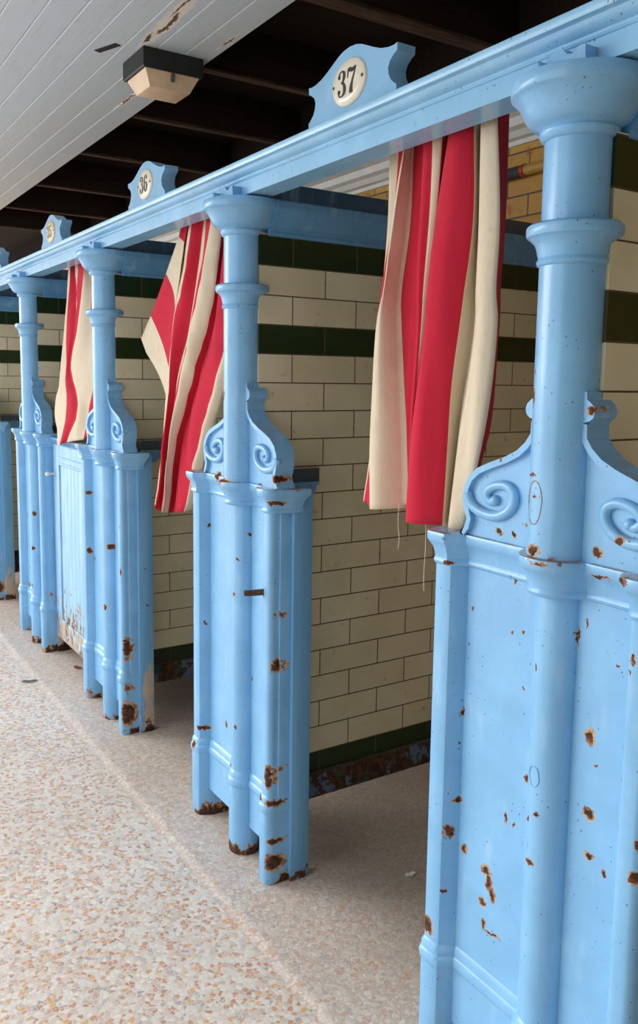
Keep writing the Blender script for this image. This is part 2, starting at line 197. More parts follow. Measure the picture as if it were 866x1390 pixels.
def paint(name, base=PAINT, chips=None, x0=0.0, foot=False, ledge=False, speck=.5, wornx=0.0):
    """old gloss paint: uneven coats, pin holes, chips down to rust; chips are (x, y, z, rx, rz) on the post at x0"""
    t = NT(name, .24, .5)
    P = t.pos
    col = t.mix(t.ramp(t.noise(P, 9, 4), .35, .7), base, tuple(min(1, c * 1.10 + .012) for c in base[:3]) + (1,))
    col = t.mix(t.ramp(t.noise(t.vec('MULTIPLY', P, (1, 1, .25)), 26, 3), .55, .78, 0, .35), col, srgb(170, 208, 232))
    fine = t.noise(P, 60, 3)
    h = t.noise(P, 22, 3)
    # pin holes and small nicks
    vv = t.n('ShaderNodeTexVoronoi', feature='F1'); t.set(vv.inputs['Vector'], t.vec('MULTIPLY', P, (1, 1, .7))); vv.inputs['Scale'].default_value = 105
    cc = t.sep(vv.outputs['Color']); vn = t.math('ADD', vv.outputs['Distance'], t.math('MULTIPLY', cc[0], .13))
    nick = t.math('MULTIPLY', t.ramp(vn, .13, .19, 1, 0), t.ramp(t.noise(P, 13, 2), .52 - .06 * speck, .60 - .06 * speck))
    scr = t.math('MULTIPLY', t.ramp(t.noise(t.vec('MULTIPLY', P, (1, 1, .35)), 48, 5, .7), .66, .70), t.ramp(t.noise(P, 6, 3), .45, .6))
    col = t.mix(t.math('MULTIPLY', scr, .55), col, srgb(104, 140, 168))
    col = t.mix(t.math('MULTIPLY', nick, .8), col, srgb(70, 70, 74))
    sc2 = t.math('MULTIPLY', t.ramp(t.noise(t.vec('ADD', P, (4.1, 2.7, 9.3)), 34, 5, .72), .655, .675), t.ramp(t.noise(P, 5, 2), .5, .62))
    col = t.mix(t.math('MULTIPLY', sc2, .6), col, srgb(152, 160, 184))
    rust = None
    if chips:
        # jagged outlines: the position is shaken by noise before the distance is taken
        wob = t.n('ShaderNodeVectorMath', operation='SCALE')
        t.t.links.new(t.vec('SUBTRACT', t.noise(P, 75, 4, .7, 'Color'), (.5, .5, .5)), wob.inputs[0]); wob.inputs['Scale'].default_value = .022
        W = t.vec('ADD', P, wob.outputs[0])
        for (cx, cy, cz, rx, rz) in chips:
            inv = (1 / rx, 1 / .055, 1 / rz)
            d = t.vec('LENGTH', t.vec('MULTIPLY_ADD', W, inv, (-(cx + x0) * inv[0], -cy * inv[1], -cz * inv[2])))
            rust = d if rust is None else t.math('MINIMUM', rust, d)
        edge = t.ramp(rust, 1.0, 1.12, 1, 0); core = t.ramp(rust, .74, .9, 1, 0)
    else:
        edge = core = None
    z = t.sep(P)[2]
    if foot:
        f = t.math('ADD', t.ramp(z, .0, .07, .215, -.1), t.ramp(z, .1, .55, .07, 0))
        g = t.math('ADD', t.noise(P, 17, 5, .68), f)
        e2 = t.ramp(g, .70, .73); c2 = t.ramp(g, .74, .78)
        edge = e2 if edge is None else t.math('MAXIMUM', edge, e2); core = c2 if core is None else t.math('MAXIMUM', core, c2)
    if ledge:
        up = t.math('MULTIPLY', t.ramp(t.sep(t.nrm)[2], .6, .9), t.ramp(z, 1.07, 1.08, 1, .25))
        g = t.math('ADD', t.noise(P, 24, 5, .65), -.0)
        col = t.mix(t.math('MULTIPLY', up, t.ramp(g, .36, .55)), col, srgb(128, 122, 116))
        e2 = t.math('MULTIPLY', t.math('MAXIMUM', up, t.ramp(t.math('ABSOLUTE', t.math('SUBTRACT', z, 1.06)), .004, .012, .7, 0)), t.ramp(g, .60, .64))
        edge = e2 if edge is None else t.math('MAXIMUM', edge, e2); core = t.math('MULTIPLY', e2, .9) if core is None else t.math('MAXIMUM', core, t.math('MULTIPLY', e2, .9))
    hgt = t.math('MULTIPLY', h, .5)
    if edge is not None:
        rc = t.mix(t.ramp(t.noise(P, 90, 3), .4, .65), RUST_D, RUST_M)
        col = t.mix(edge, col, t.mix(t.ramp(fine, .4, .6), RUST_L, srgb(150, 96, 58)))
        col = t.mix(core, col, rc)
        t.rough(t.mix(core, (.24, .24, .24, 1), (.9, .9, .9, 1)))
        hgt = t.math('SUBTRACT', hgt, t.math('MULTIPLY', edge, .5))
    t.color(col); t.bump(hgt, .35, .004)
    return t.mat

def flat(name, rgb, rough=.5, var=.12, scale=30, bump=.15, metal=0.0, spec=.5):
    t = NT(name, rough, spec); c = srgb(*rgb)
    n = t.noise(t.pos, scale, 4)
    t.color(t.mix(t.ramp(n, .3, .7), tuple(x * (1 - var) for x in c[:3]) + (1,), tuple(min(1, x * (1 + var)) for x in c[:3]) + (1,)))
    t.b.inputs['Metallic'].default_value = metal
    if bump: t.bump(t.noise(t.pos, scale * 3, 3), bump, .002)
    return t.mat

def tile_mat():
    """glazed bricks in half bond, dark green courses at the foot, fourth from the top and at the top"""
    t = NT('glazed_brick', .22, .5)
    x, y, z = t.sep(t.pos)
    v = t.comb(t.math('ADD', t.math('SUBTRACT', y, .224), .2075 * 20), t.math('ADD', t.math('SUBTRACT', z, .2605), .0762 * 20), 0.0)
    br = t.n('ShaderNodeTexBrick', offset=.5, offset_frequency=2, squash=1.0)
    t.set(br.inputs['Vector'], v)
    for k, val in (('Scale', 1.0), ('Mortar Size', .0018), ('Mortar Smooth', .25), ('Brick Width', .2075), ('Row Height', .0762), ('Bias', 0.0)):
        br.inputs[k].default_value = val
    br.inputs['Color1'].default_value = (0, 0, 0, 1); br.inputs['Color2'].default_value = (1, 1, 1, 1); br.inputs['Mortar'].default_value = (.5, .5, .5, 1)
    row = t.math('FLOOR', t.math('DIVIDE', t.math('SUBTRACT', z, .2605), .0762))
    g = None
    for r in (-1, 15, 18):
        e = t.math('COMPARE', row, float(r), .1)
        g = e if g is None else t.math('MAXIMUM', g, e)
    rnd = t.sep(br.outputs['Color'])[0]
    blot = t.ramp(t.noise(t.pos, 7, 4), .35, .7)
    cream = t.mix(rnd, srgb(216, 208, 180), srgb(226, 219, 193)); cream = t.mix(t.math('MULTIPLY', blot, .5), cream, srgb(202, 194, 160))
    cream = t.mix(t.math('MULTIPLY', t.ramp(t.noise(t.pos, 38, 4), .66, .72), .35), cream, srgb(120, 106, 78))
    green = t.mix(rnd, srgb(26, 46, 20), srgb(34, 56, 25)); 
    col = t.mix(g, cream, green)
    col = t.mix(br.outputs['Fac'], col, srgb(84, 66, 48))
    t.color(col)
    t.rough(t.math('MULTIPLY_ADD', br.outputs['Fac'], .6, .2))
    t.bump(t.math('ADD', t.math('MULTIPLY', br.outputs['Fac'], -1.0), t.math('MULTIPLY', t.noise(t.pos, 14, 2), .35)), .5, .002)
    return t.mat

def yellow_brick():
    t = NT('yellow_painted_brick', .55, .4)
    x, y, z = t.sep(t.pos)
    v = t.comb(t.math('ADD', x, 10.05), t.math('ADD', z, .036), 0.0)
    br = t.n('ShaderNodeTexBrick', offset=.5, offset_frequency=2)
    t.set(br.inputs['Vector'], v)
    for k, val in (('Scale', 1.0), ('Mortar Size', .0035), ('Mortar Smooth', .3), ('Brick Width', .206), ('Row Height', .0757), ('Bias', 0.0)):
        br.inputs[k].default_value = val
    br.inputs['Color1'].default_value = srgb(214, 170, 84); br.inputs['Color2'].default_value = srgb(202, 150, 70); br.inputs['Mortar'].default_value = srgb(92, 84, 74)
    c = t.mix(t.ramp(t.noise(t.pos, 16, 5), .56, .7), br.outputs['Color'], srgb(176, 104, 50))
    t.color(c); t.bump(t.math('MULTIPLY', br.outputs['Fac'], -1.0), .6, .004)
    return t.mat

def terrazzo(name, scale, chips, matrix, dulling=0.0):
    t = NT(name, .55, .35)
    P = t.vec('MULTIPLY', t.pos, (1, 1, .6))
    W = t.vec('ADD', P, t.vec('MULTIPLY', t.noise(P, 40, 2, .5, 'Color'), (.012, .012, .0)))
    vo = t.n('ShaderNodeTexVoronoi', feature='F1'); t.set(vo.inputs['Vector'], W); vo.inputs['Scale'].default_value = scale
    ed = t.n('ShaderNodeTexVoronoi', feature='DISTANCE_TO_EDGE'); t.set(ed.inputs['Vector'], W); ed.inputs['Scale'].default_value = scale
    r = t.sep(vo.outputs['Color'])
    c = t.cramp(r[0], chips, 'CONSTANT')
    c = t.mix(t.math('MULTIPLY', r[1], .18), c, srgb(150, 140, 130))
    gap = t.ramp(ed.outputs[0], .03, .10, 1, 0)
    c = t.mix(gap, c, matrix)
    v2 = t.n('ShaderNodeTexVoronoi', feature='F1'); t.set(v2.inputs['Vector'], P); v2.inputs['Scale'].default_value = scale * 2.6
    c = t.mix(t.math('MULTIPLY', t.ramp(t.sep(v2.outputs['Color'])[0], .8, .85), .6), c, srgb(232, 224, 212))
    d = t.ramp(t.noise(t.pos, 2.2, 5, .6), .4, .75)
    c = t.mix(t.math('MULTIPLY', d, .22 + dulling), c, srgb(160, 144, 130))
    if dulling:
        c = t.mix(t.ramp(t.sep(t.pos)[1], .0, .30, 0, .6), c, srgb(132, 118, 106))  # greyer brown from the cubicle front inwards
    c = t.mix(t.math('MULTIPLY', t.ramp(t.noise(t.pos, 55, 2), .72, .76), .6), c, srgb(110, 92, 78))
    t.color(c); t.bump(t.math('ADD', t.math('MULTIPLY', gap, -.5), t.noise(t.pos, 90, 2)), .25, .002)
    return t.mat

def plank_white():
    t = NT('white_ceiling_paint', .5, .4)
    P = t.pos
    y = t.sep(P)[1]
    pl = t.math('FLOOR', t.math('DIVIDE', t.math('SUBTRACT', y, .242), .0965))
    rv = t.n('ShaderNodeTexWhiteNoise', noise_dimensions='1D'); t.set(rv.inputs['W'], pl)
    c = t.mix(rv.outputs[0], srgb(202, 217, 230), srgb(214, 227, 238))
    st = t.noise(t.vec('MULTIPLY', P, (1, 14, 1)), 7, 4)
    c = t.mix(t.ramp(st, .5, .75, 0, .5), c, srgb(196, 202, 204))
    wob = t.n('ShaderNodeVectorMath', operation='SCALE'); t.set(wob.inputs[0], t.vec('SUBTRACT', t.noise(t.vec('MULTIPLY', P, (.4, 1, 1)), 38, 4, .7, 'Color'), (.5, .5, .5))); wob.inputs['Scale'].default_value = .05
    W = t.vec('ADD', P, wob.outputs[0])
    d = None
    for cx, cy, rx, ry in ((-1.60, .008, .10, .009), (-1.42, -.012, .14, .007), (-1.74, -.005, .05, .005), (-1.62, .218, .05, .004), (-2.35, .15, .08, .006)):
        q = t.vec('LENGTH', t.vec('MULTIPLY_ADD', W, (1 / rx, 1 / ry, 0), (-cx / rx, -cy / ry, 0)))
        d = q if d is None else t.math('MINIMUM', d, q)
    c = t.mix(t.ramp(d, 1.6, 2.6, 1, 0), c, srgb(236, 236, 232))
    c = t.mix(t.ramp(d, .8, 1.1, 1, 0), c, srgb(112, 84, 62))
    t.color(c)
    t.bump(t.math('ADD', t.math('MULTIPLY', st, .4), t.ramp(d, .8, 2.6, 0, .0)), .3, .002)
    return t.mat

def cloth(name, rgb, dirty):
    t = NT(name, .9, .12); c = srgb(*rgb); P = t.pos
    x, y, z = t.sep(P)
    w1 = t.noise(t.vec('MULTIPLY', P, (1, 1, .12)), 300, 2)
    col = t.mix(t.ramp(w1, .2, .8), tuple(a * .95 for a in c[:3]) + (1,), tuple(min(1, a * 1.04) for a in c[:3]) + (1,))
    col = t.mix(t.ramp(t.noise(P, 9, 4), .5, .78, 0, .45), col, srgb(*dirty))
    col = t.mix(t.ramp(t.noise(P, 28, 4), .68, .76, 0, .3), col, srgb(*dirty))
    t.color(col)
    try:
        t.b.inputs['Sheen Weight'].default_value = .04; t.b.inputs['Sheen Roughness'].default_value = .5
    except Exception: pass
    t.bump(t.noise(P, 420, 2), .12, .0006)
    return t.mat

def bearer_mat():
    t = NT('flaking_iron', .8, .3); P = t.pos
    n1 = t.noise(P, 13, 4, .65); n2 = t.noise(t.vec('ADD', P, (3, 7, 1)), 11, 4, .6)
    c = t.mix(t.ramp(t.noise(P, 40, 4), .4, .65), srgb(56, 40, 32), srgb(92, 62, 46))
    c = t.mix(t.ramp(n1, .52, .56), c, srgb(92, 112, 138))
    c = t.mix(t.ramp(n2, .57, .60), c, srgb(48, 84, 70))
    c = t.mix(t.ramp(t.noise(P, 23, 3), .70, .73), c, srgb(206, 214, 220))
    c = t.mix(t.ramp(t.sep(t.nrm)[2], .5, .9), c, srgb(104, 92, 84))
    t.color(c); t.bump(t.noise(P, 30, 4), .6, .006); return t.mat

def door_mat():
    t = NT('peeling_door_paint', .5, .4); P = t.pos
    z = t.sep(P)[2]
    base = t.mix(t.ramp(t.noise(t.vec('MULTIPLY', P, (1, 1, .15)), 30, 4), .35, .7), srgb(142, 190, 226), srgb(166, 206, 234))
    n = t.noise(t.vec('MULTIPLY', P, (1, 1, .55)), 42, 5, .7)
    k = t.ramp(z, .10, .52, .21, -.04)
    g = t.math('ADD', n, k)
    c = t.mix(t.ramp(g, .655, .68), base, srgb(206, 190, 170))
    c = t.mix(t.ramp(g, .695, .73), c, srgb(120, 92, 74))
    c = t.mix(t.math('MULTIPLY', t.ramp(t.noise(P, 120, 3), .58, .64), t.ramp(g, .62, .7)), c, srgb(66, 54, 50))
    low = t.math('MULTIPLY', t.ramp(z, .12, .2, 1, 0), t.ramp(t.noise(P, 14, 3), .38, .5)); c = t.mix(low, c, srgb(188, 168, 148))
    t.color(c); t.bump(t.math('MULTIPLY', t.ramp(g, .64, .72), -1.0), .5, .003); return t.mat

def jamb_mat(name, bare):
    t = NT(name, .5, .4); P = t.pos; z = t.sep(P)[2]
    base = t.mix(t.ramp(t.noise(t.vec('MULTIPLY', P, (1, 1, .08)), 40, 4), .35, .7), srgb(104, 162, 208), srgb(118, 174, 216))
    n = t.math('ADD', t.noise(t.vec('MULTIPLY', P, (1, 1, .25)), 22, 4, .6), t.ramp(z, .05, .50, bare, -.12))
    c = t.mix(t.ramp(n, .64, .70), base, t.mix(t.noise(t.vec('MULTIPLY', P, (4, 4, .3)), 60, 3), srgb(170, 150, 132), srgb(206, 192, 176)))
    r = t.math('ADD', t.noise(P, 22, 4), t.ramp(z, .0, .09, .25, -.12))
    c = t.mix(t.ramp(r, .62, .67), c, RUST_M); c = t.mix(t.ramp(r, .70, .75), c, RUST_D)
    t.color(c); t.bump(t.noise(t.vec('MULTIPLY', P, (4, 4, .3)), 60, 3), .25, .002); return t.mat

def wood_dark(name, a, b):
    t = NT(name, .8, .2); P = t.pos
    n = t.noise(t.vec('MULTIPLY', P, (6, .6, 6)), 9, 4)
    t.color(t.mix(t.ramp(n, .35, .7), srgb(*a), srgb(*b))); t.bump(n, .4, .004); return t.mat

M = dict(
    tile=tile_mat(), yellow=yellow_brick(),
    terr=terrazzo('terrazzo_deck', 84, [(0, srgb(244, 235, 226)), (.42, srgb(232, 214, 200)), (.60, srgb(222, 168, 136)), (.72, srgb(234, 184, 128)), (.79, srgb(214, 200, 188)), (.89, srgb(206, 156, 128)), (.95, srgb(186, 182, 184))], srgb(230, 213, 200)),
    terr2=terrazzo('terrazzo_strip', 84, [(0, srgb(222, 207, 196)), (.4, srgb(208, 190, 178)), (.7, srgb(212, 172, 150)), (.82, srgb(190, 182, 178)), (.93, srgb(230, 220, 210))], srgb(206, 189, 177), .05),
    plank=plank_white(), deck=wood_dark('roof_boards', (30, 22, 18), (40, 30, 24)), joist=wood_dark('joist_lit_timber', (62, 46, 38), (88, 68, 56)),
    red=cloth('red_cotton', (196, 42, 64), (160, 40, 58)), cream=cloth('cream_cotton', (216, 203, 180), (188, 168, 140)),
    beam=paint('beam_paint', srgb(134, 188, 226), speck=.8), plaque=paint('plaque_paint', srgb(130, 182, 220), speck=.3),
    coping=paint('coping_paint', srgb(62, 92, 118), speck=.2), cornice=paint('cornice_paint', srgb(92, 150, 198), speck=1.1),
    bearer=bearer_mat(), door=door_mat(), white=flat('white_gloss', (222, 222, 218), .4, .05, 20, .05),
    enamel=flat('cream_enamel', (226, 220, 202), .18, .06, 25, .03), ink=flat('black_enamel', (26, 26, 26), .3, .1, 40, 0),
    faded=flat('faded_enamel', (120, 104, 74), .5, .2, 200, 0), enamel_old=flat('stained_enamel', (214, 200, 160), .35, .16, 60, .03),
    black=flat('black_casing', (30, 30, 32), .45, .2, 40, .1), lens=flat('yellowed_diffuser', (232, 206, 176), .4, .1, 14, .05),
    steel=flat('grey_steel', (120, 118, 116), .45, .2, 60, .2, .6), rustpin=flat('rusty_pin', (92, 66, 52), .8, .35, 60, .5),
    pipe_d=flat('dark_lagging', (58, 56, 58), .7, .2, 40, .3), pipe_y=flat('yellow_pipe_paint', (196, 152, 78), .5, .15, 20, .1), pipe_r=flat('red_band', (190, 48, 36), .5, .1, 20, 0),
    blocker=flat('blocker_plaster', (176, 172, 162), .8, .1, 6, .1),
    leaf=flat('grey_flake', (112, 114, 122), .7, .2, 60, .2), chip=flat('rust_flake', (128, 82, 60), .9, .3, 60, .3), tape=flat('black_tape', (34, 34, 38), .6, .1, 40, .1),
    thread=flat('cream_thread', (226, 214, 192), .9, .1, 40, 0), rail=paint('rail_paint', srgb(96, 150, 196), speck=.6), rail_d=paint('dark_rail_paint', srgb(58, 76, 92), speck=.4),
)
POST = []
for i in range(5):
    ch = CHIPS[i] if i < 4 else [(.2, -.02, .08, .02, .04), (.1, -.02, .5, .005, .01)]
    xs = -1.1 * i
    body = [c for c in ch if c[2] < 1.02]; top = [c for c in ch if c[2] >= .98]
    POST.append((paint('post_paint', PAINT, body, xs, foot=True, speck=.6), paint('post_cap_paint', PAINT, top, xs, ledge=True, speck=.6),
                 jamb_mat('jamb_paint', (.05, .02, .26, .16, .24)[i])))

# ---------------------------------------------------------------- the cast-iron posts
def arc(cx, cy, r, a0, a1, n):
    return [(cx + r * math.cos(R(a0 + (a1 - a0) * k / n)), cy + r * math.sin(R(a0 + (a1 - a0) * k / n))) for k in range(n + 1)]
RIB_L = [(-.275, .05), (-.275, -.017)] + arc(-.267, -.016, .008, 180, 270, 4)[1:] + [(-.240, -.024), (-.233, -.021), (-.214, .010), (-.212, .05)]
RIB_R = [(.148, .05), (.148, .008), (.152, -.008)] + arc(.166, -.010, .014, 180, 270, 4)[1:] + arc(.180, -.008, .016, 270, 360, 6)[1:] + [(.196, .05)]
UNION = [(-.276, .056), (-.276, -.018), (-.268, -.025), (-.238, -.025), (-.212, .006), (-.056, .006)] + arc(0, .002, .047, 190, 350, 16) + \
        [(.056, .006), (.146, .006), (.152, -.010)] + arc(.168, -.012, .014, 180, 270, 4) + arc(.182, -.010, .016, 270, 360, 5) + [(.214, .03), (.214, .056)]
BASE = [(0, .004), (.004, .006), (.197, .006), (.202, .009), (.212, .0105), (.220, .009), (.224, .006), (.236, .005), (.244, 0.0)]
LEVELS = BASE + [(.5, 0), (.75, 0), (1.012, 0)]
OUT_R = [(.030, 1.327), (.053, 1.327), (.054, 1.315), (.060, 1.311), (.067, 1.305), (.070, 1.296), (.067, 1.287), (.060, 1.282), (.056, 1.277), (.057, 1.256), (.068, 1.241),
         (.086, 1.226), (.113, 1.213), (.148, 1.2005), (.178, 1.188), (.199, 1.171), (.210, 1.150), (.212, 1.128), (.207, 1.107), (.201, 1.094), (.205, 1.082), (.217, 1.068), (.217, 1.058), (.030, 1.058)]
VOL = [(.207, 1.140), (.197, 1.121), (.170, 1.109), (.134, 1.107), (.106, 1.119), (.093, 1.138), (.097, 1.155), (.114, 1.163), (.138, 1.160), (.155, 1.150), (.157, 1.138), (.147, 1.131), (.136, 1.134)]

def bracket_mesh(sgn):
    m = MB()
    m.prism([(sgn * x, z) for x, z in OUT_R], 'y', -.006, .036)
    m.prism([(sgn * x, z) for x, z in OUT_R[:8] + [(.030, 1.275)]], 'y', -.0165, -.005)
    # raised rim that follows the sweep
    idx = range(8, 23); n = len(OUT_R); inner = []
    for i in idx:
        a = Vector(OUT_R[i - 1]); b = Vector(OUT_R[i]); c = Vector(OUT_R[(i + 1) % n])
        tng = (c - a).normalized(); nn = Vector((tng.y, -tng.x))
        inner.append(b + nn * (.011))
    outer = [Vector(OUT_R[i]) for i in idx]
    m.prism([(sgn * p.x, p.y) for p in outer + inner[::-1]], 'y', -.0165, -.005)
    v = MB()
    sp = spline([(sgn * x, -.009, z) for x, z in VOL], 7)
    v.tube(sp, [.0105 - .003 * i / len(sp) for i in range(len(sp))], 12, flat=.95)
    v.ball((sgn * .1375, -.009, 1.1345), .0095, 14)
    return m.mesh('bracket', 30), v.mesh('volute', 60)

m = MB(); m.loft(RIB_L, LEVELS); ME_RIBL = m.mesh('pilaster_rib', 30)
m = MB(); m.loft(RIB_R, LEVELS); ME_RIBR = m.mesh('pilaster_rib', 30)
m = MB(); m.loft(arc(0, .012, .04, 0, 360, 40)[:-1], LEVELS); ME_MID = m.mesh('half_column', 30)
m = MB()
sec = [(-.262, .008), (.182, .008), (.182, .034), (-.262, .034)]
m.loft(sec, [(.085, .006)] + [(z, d) for z, d in LEVELS if z > .1]); ME_PAN = m.mesh('panel', 30)
m = MB(); m.box(.19, .2015, .004, .05, .004, 1.035, .0015); ME_FLA = m.mesh('edge_strip', 30)
m = MB(); m.box(.165, .214, .036, .092, .0, 1.052, .002); ME_JAMB = m.mesh('jamb_board', 30)
m = MB(); m.box(-.272, -.225, .0505, .088, .0, 1.052, .002); ME_JAMB2 = m.mesh('jamb_board', 30)
m = MB(); m.loft(UNION, [(1.000, .0), (1.003, .004), (1.007, .0055), (1.011, .004), (1.014, .0025), (1.022, .004), (1.034, .008), (1.043, .015), (1.048, .0185), (1.058, .0195), (1.0625, .018), (1.064, .013), (1.064, .0)]); ME_CAP = m.mesh('cap_moulding', 30)
m = MB(); m.lathe([(.0525, 1.062), (.0515, 1.072), (.0513, 1.3), (.0513, 1.722)], n=56); ME_SHAFT = m.mesh('shaft', 40)
m = MB(); m.lathe([(.0512, 1.518), (.0545, 1.520), (.0565, 1.5245), (.0545, 1.529), (.0535, 1.531), (.0555, 1.538), (.0570, 1.546), (.0600, 1.553), (.0655, 1.558), (.0690, 1.5615), (.0715, 1.5625), (.0732, 1.566), (.0735, 1.574), (.0725, 1.578), (.068, 1.5815), (.0512, 1.583)], n=56); ME_COLLAR = m.mesh('collar', 35)
m = MB(); m.lathe([(.0512, 1.704), (.0560, 1.707), (.0595, 1.713), (.0600, 1.717), (.0580, 1.7205), (.0610, 1.723), (.0690, 1.726), (.0760, 1.731), (.0815, 1.738), (.0855, 1.746), (.0900, 1.755), (.0960, 1.763), (.1005, 1.768), (.1035, 1.7695), (.1050, 1.772), (.1050, 1.788), (.1030, 1.792), (.05, 1.793)], n=64); ME_CAPITAL = m.mesh('capital', 35)
m = MB(); m.prism([(-.055, 1.791), (-.050, 1.796), (-.028, 1.806), (-.014, 1.819), (.000, 1.827), (.012, 1.824), (.020, 1.815), (.030, 1.812), (.044, 1.820), (.054, 1.819), (.056, 1.791)], 'y', -.060, -.033); ME_LUG = m.mesh('fixing_lug', 25)
m = MB(); m.lathe([(.0105, 0), (.0105, .016), (.008, .019)], n=6)
me = m; me.v = [(x - .022, -.060 - z, 1.803 + y) for x, y, z in me.v]; ME_BOLT = me.mesh('bolt', 20)
BR_L = bracket_mesh(-1); BR_R = bracket_mesh(1)

post_labels = [
    'nearest blue cast-iron cubicle post, cropped by the right edge of the photo',
    'rust-chipped blue iron post with a small latch pin, right of the middle curtain',
    'blue iron post right of the closed half door, bare wood at its foot',
    'blue iron post on the left of the closed half door',
    'farthest blue iron post, only its jamb and bracket edge showing at the left edge']
posts = []
for i in range(5):
    pm, cm, jm = POST[i]
    t = thing('cubicle_post', post_labels[i], 'post', (-1.1 * i, 0, 0), 'cast-iron posts along the row of cubicles')
    for nm, me_, mt in (('pilaster_rib', ME_RIBL, pm), ('pilaster_rib', ME_RIBR, pm), ('half_column', ME_MID, pm), ('panel', ME_PAN, pm), ('edge_strip', ME_FLA, pm),
                        ('jamb_board', ME_JAMB, jm), ('jamb_board', ME_JAMB2, jm), ('cap_moulding', ME_CAP, cm), ('shaft', ME_SHAFT, cm), ('collar', ME_COLLAR, cm), ('capital', ME_CAPITAL, cm)):
        link(nm, me_, mt, t)
    lug = link('fixing_lug', ME_LUG, cm, t); link('bolt', ME_BOLT, cm, lug)
    for b in (BR_L, BR_R):
        br = link('bracket', b[0], cm, t); link('volute', b[1], cm, br)
    posts.append(t)
# latch pin on the second post
m = MB(); m.tube([(.158, -.010, .790), (.152, -.040, .790), (.146, -.064, .790), (.144, -.070, .790)], [.0085, .0085, .008, .006], 10, up=Vector((0, 0, 1)))
p = build('latch_pin', m, M['rustpin'], posts[1], 40); p['label'] = 'rusty stub of a latch pin'
# oval scar on the nearest shaft and round stamp on its half column
def ring(name, cx, cz, rx, rz, rad, par, mat, rr, cy):
    m = MB(); pts = []
    for k in range(33):
        a = 2 * PI * k / 32; x = cx + rx * math.cos(a); w = mnoise.noise(Vector((x * 40, cz * 9, a))) * .002
        y = cy - math.sqrt(max(rr * rr - x * x, 1e-8)); pts.append((x + w, y, cz + rz * math.sin(a) + w))
    m.tube(pts, rad, 6); return build(name, m, mat, par, 60)
ring('paint_scar', -.012, 1.150, .017, .035, .0011, posts[0], flat('scar_edge', (166, 150, 132), .8, .3, 300, .2), .0513, 0)
ring('casting_mark', -.006, .690, .012, .017, .0012, posts[0], POST[0][0], .04, .012)

# ---------------------------------------------------------------- lintel over the cubicles
X0, X1 = -6.2, 1.9
bt = thing('lintel_beam', 'long pale blue lintel beam running along the top of all the posts', 'beam', (0, 0, 1.797))
m = MB(); m.prism([(-.034, 1.797), (-.034, 1.834), (-.034, 1.868), (.030, 1.868), (.030, 1.797)], 'x', X0, X1)
o = build('fascia', m, M['beam'], bt); o.location = (0, 0, -1.797)
m = MB(); m.prism([(-.030, 1.832), (-.037, 1.832), (-.0395, 1.835), (-.0395, 1.839), (-.043, 1.840), (-.050, 1.843), (-.0545, 1.848), (-.057, 1.853), (-.060, 1.8545), (-.0665, 1.855), (-.0675, 1.858), (-.0675, 1.8685), (-.066, 1.870), (-.030, 1.873), (.028, 1.873), (.028, 1.860), (-.03, 1.860)], 'x', X0, X1)
o = build('crown_moulding', m, M['beam'], bt, 30); o.location = (0, 0, -1.797)

# ---------------------------------------------------------------- number plaques
def stroke(mb, pts, y, per=10):
    """flat pen stroke of changing width; pts = (x, z, width)"""
    S = spline([(a, b, c) for a, b, c in pts], per); L = []; Rr = []
    for k, q in enumerate(S):
        a = S[max(k - 1, 0)]; b = S[min(k + 1, len(S) - 1)]
        t = Vector((b.x - a.x, b.y - a.y)).normalized(); n = Vector((-t.y, t.x)) * (q.z / 2)
        L.append((q.x + n.x, q.y + n.y)); Rr.append((q.x - n.x, q.y - n.y))
    k = len(L); vs = [(p[0], y, p[1]) for p in L] + [(p[0], y, p[1]) for p in Rr] + [(p[0], y + .0012, p[1]) for p in L] + [(p[0], y + .0012, p[1]) for p in Rr]
    fs = []
    for i in range(k - 1):
        fs += [(i, i + 1, k + i + 1, k + i), (i + 1, i, 2 * k + i, 2 * k + i + 1), (k + i, k + i + 1, 3 * k + i + 1, 3 * k + i)]
    mb.add(vs, fs)
def dot(mb, x, z, r, y):
    n = 18
    vs = [(x + r * math.cos(2 * PI * i / n), y, z + r * math.sin(2 * PI * i / n)) for i in range(n)] + [(x + r * math.cos(2 * PI * i / n), y + .0012, z + r * math.sin(2 * PI * i / n)) for i in range(n)]
    mb.add(vs, [tuple(range(n))] + [(i, (i + 1) % n, n + (i + 1) % n, n + i) for i in range(n)])
# glyphs in a unit box about .62 wide and 1 high
GL = {
 '3': ([[(.10, .80, .05), (.16, .93, .06), (.30, .985, .05), (.44, .90, .15), (.46, .76, .19), (.40, .60, .13), (.26, .53, .04)],
        [(.26, .53, .04), (.42, .48, .12), (.50, .30, .20), (.46, .12, .16), (.30, .015, .05), (.14, .05, .06), (.08, .19, .05)]], [(.13, .79, .085), (.12, .21, .09)]),
 '7': ([[(.06, .62, .05), (.07, .80, .07), (.09, .96, .06)], [(.07, .90, .12), (.20, .92, .17), (.36, .87, .15), (.56, .95, .06)], [(.57, .97, .06), (.48, .72, .08), (.36, .44, .13), (.29, .20, .20), (.28, .0, .22)]], []),
 '6': ([[(.50, .86, .05), (.40, .97, .06), (.28, .97, .06), (.15, .78, .15), (.11, .50, .20), (.14, .22, .18), (.29, .015, .06), (.44, .14, .16), (.49, .32, .18), (.43, .50, .13), (.30, .575, .05), (.18, .48, .04)]], [(.47, .83, .075)]),
 '5': ([[(.10, .52, .05), (.12, .75, .06), (.13, .97, .06)], [(.12, .92, .12), (.28, .91, .13), (.50, .95, .08)], [(.10, .53, .04), (.24, .61, .05), (.42, .52, .15), (.49, .32, .19), (.43, .10, .14), (.27, .015, .05), (.12, .07, .06), (.08, .20, .05)]], [(.12, .20, .085)]),
}
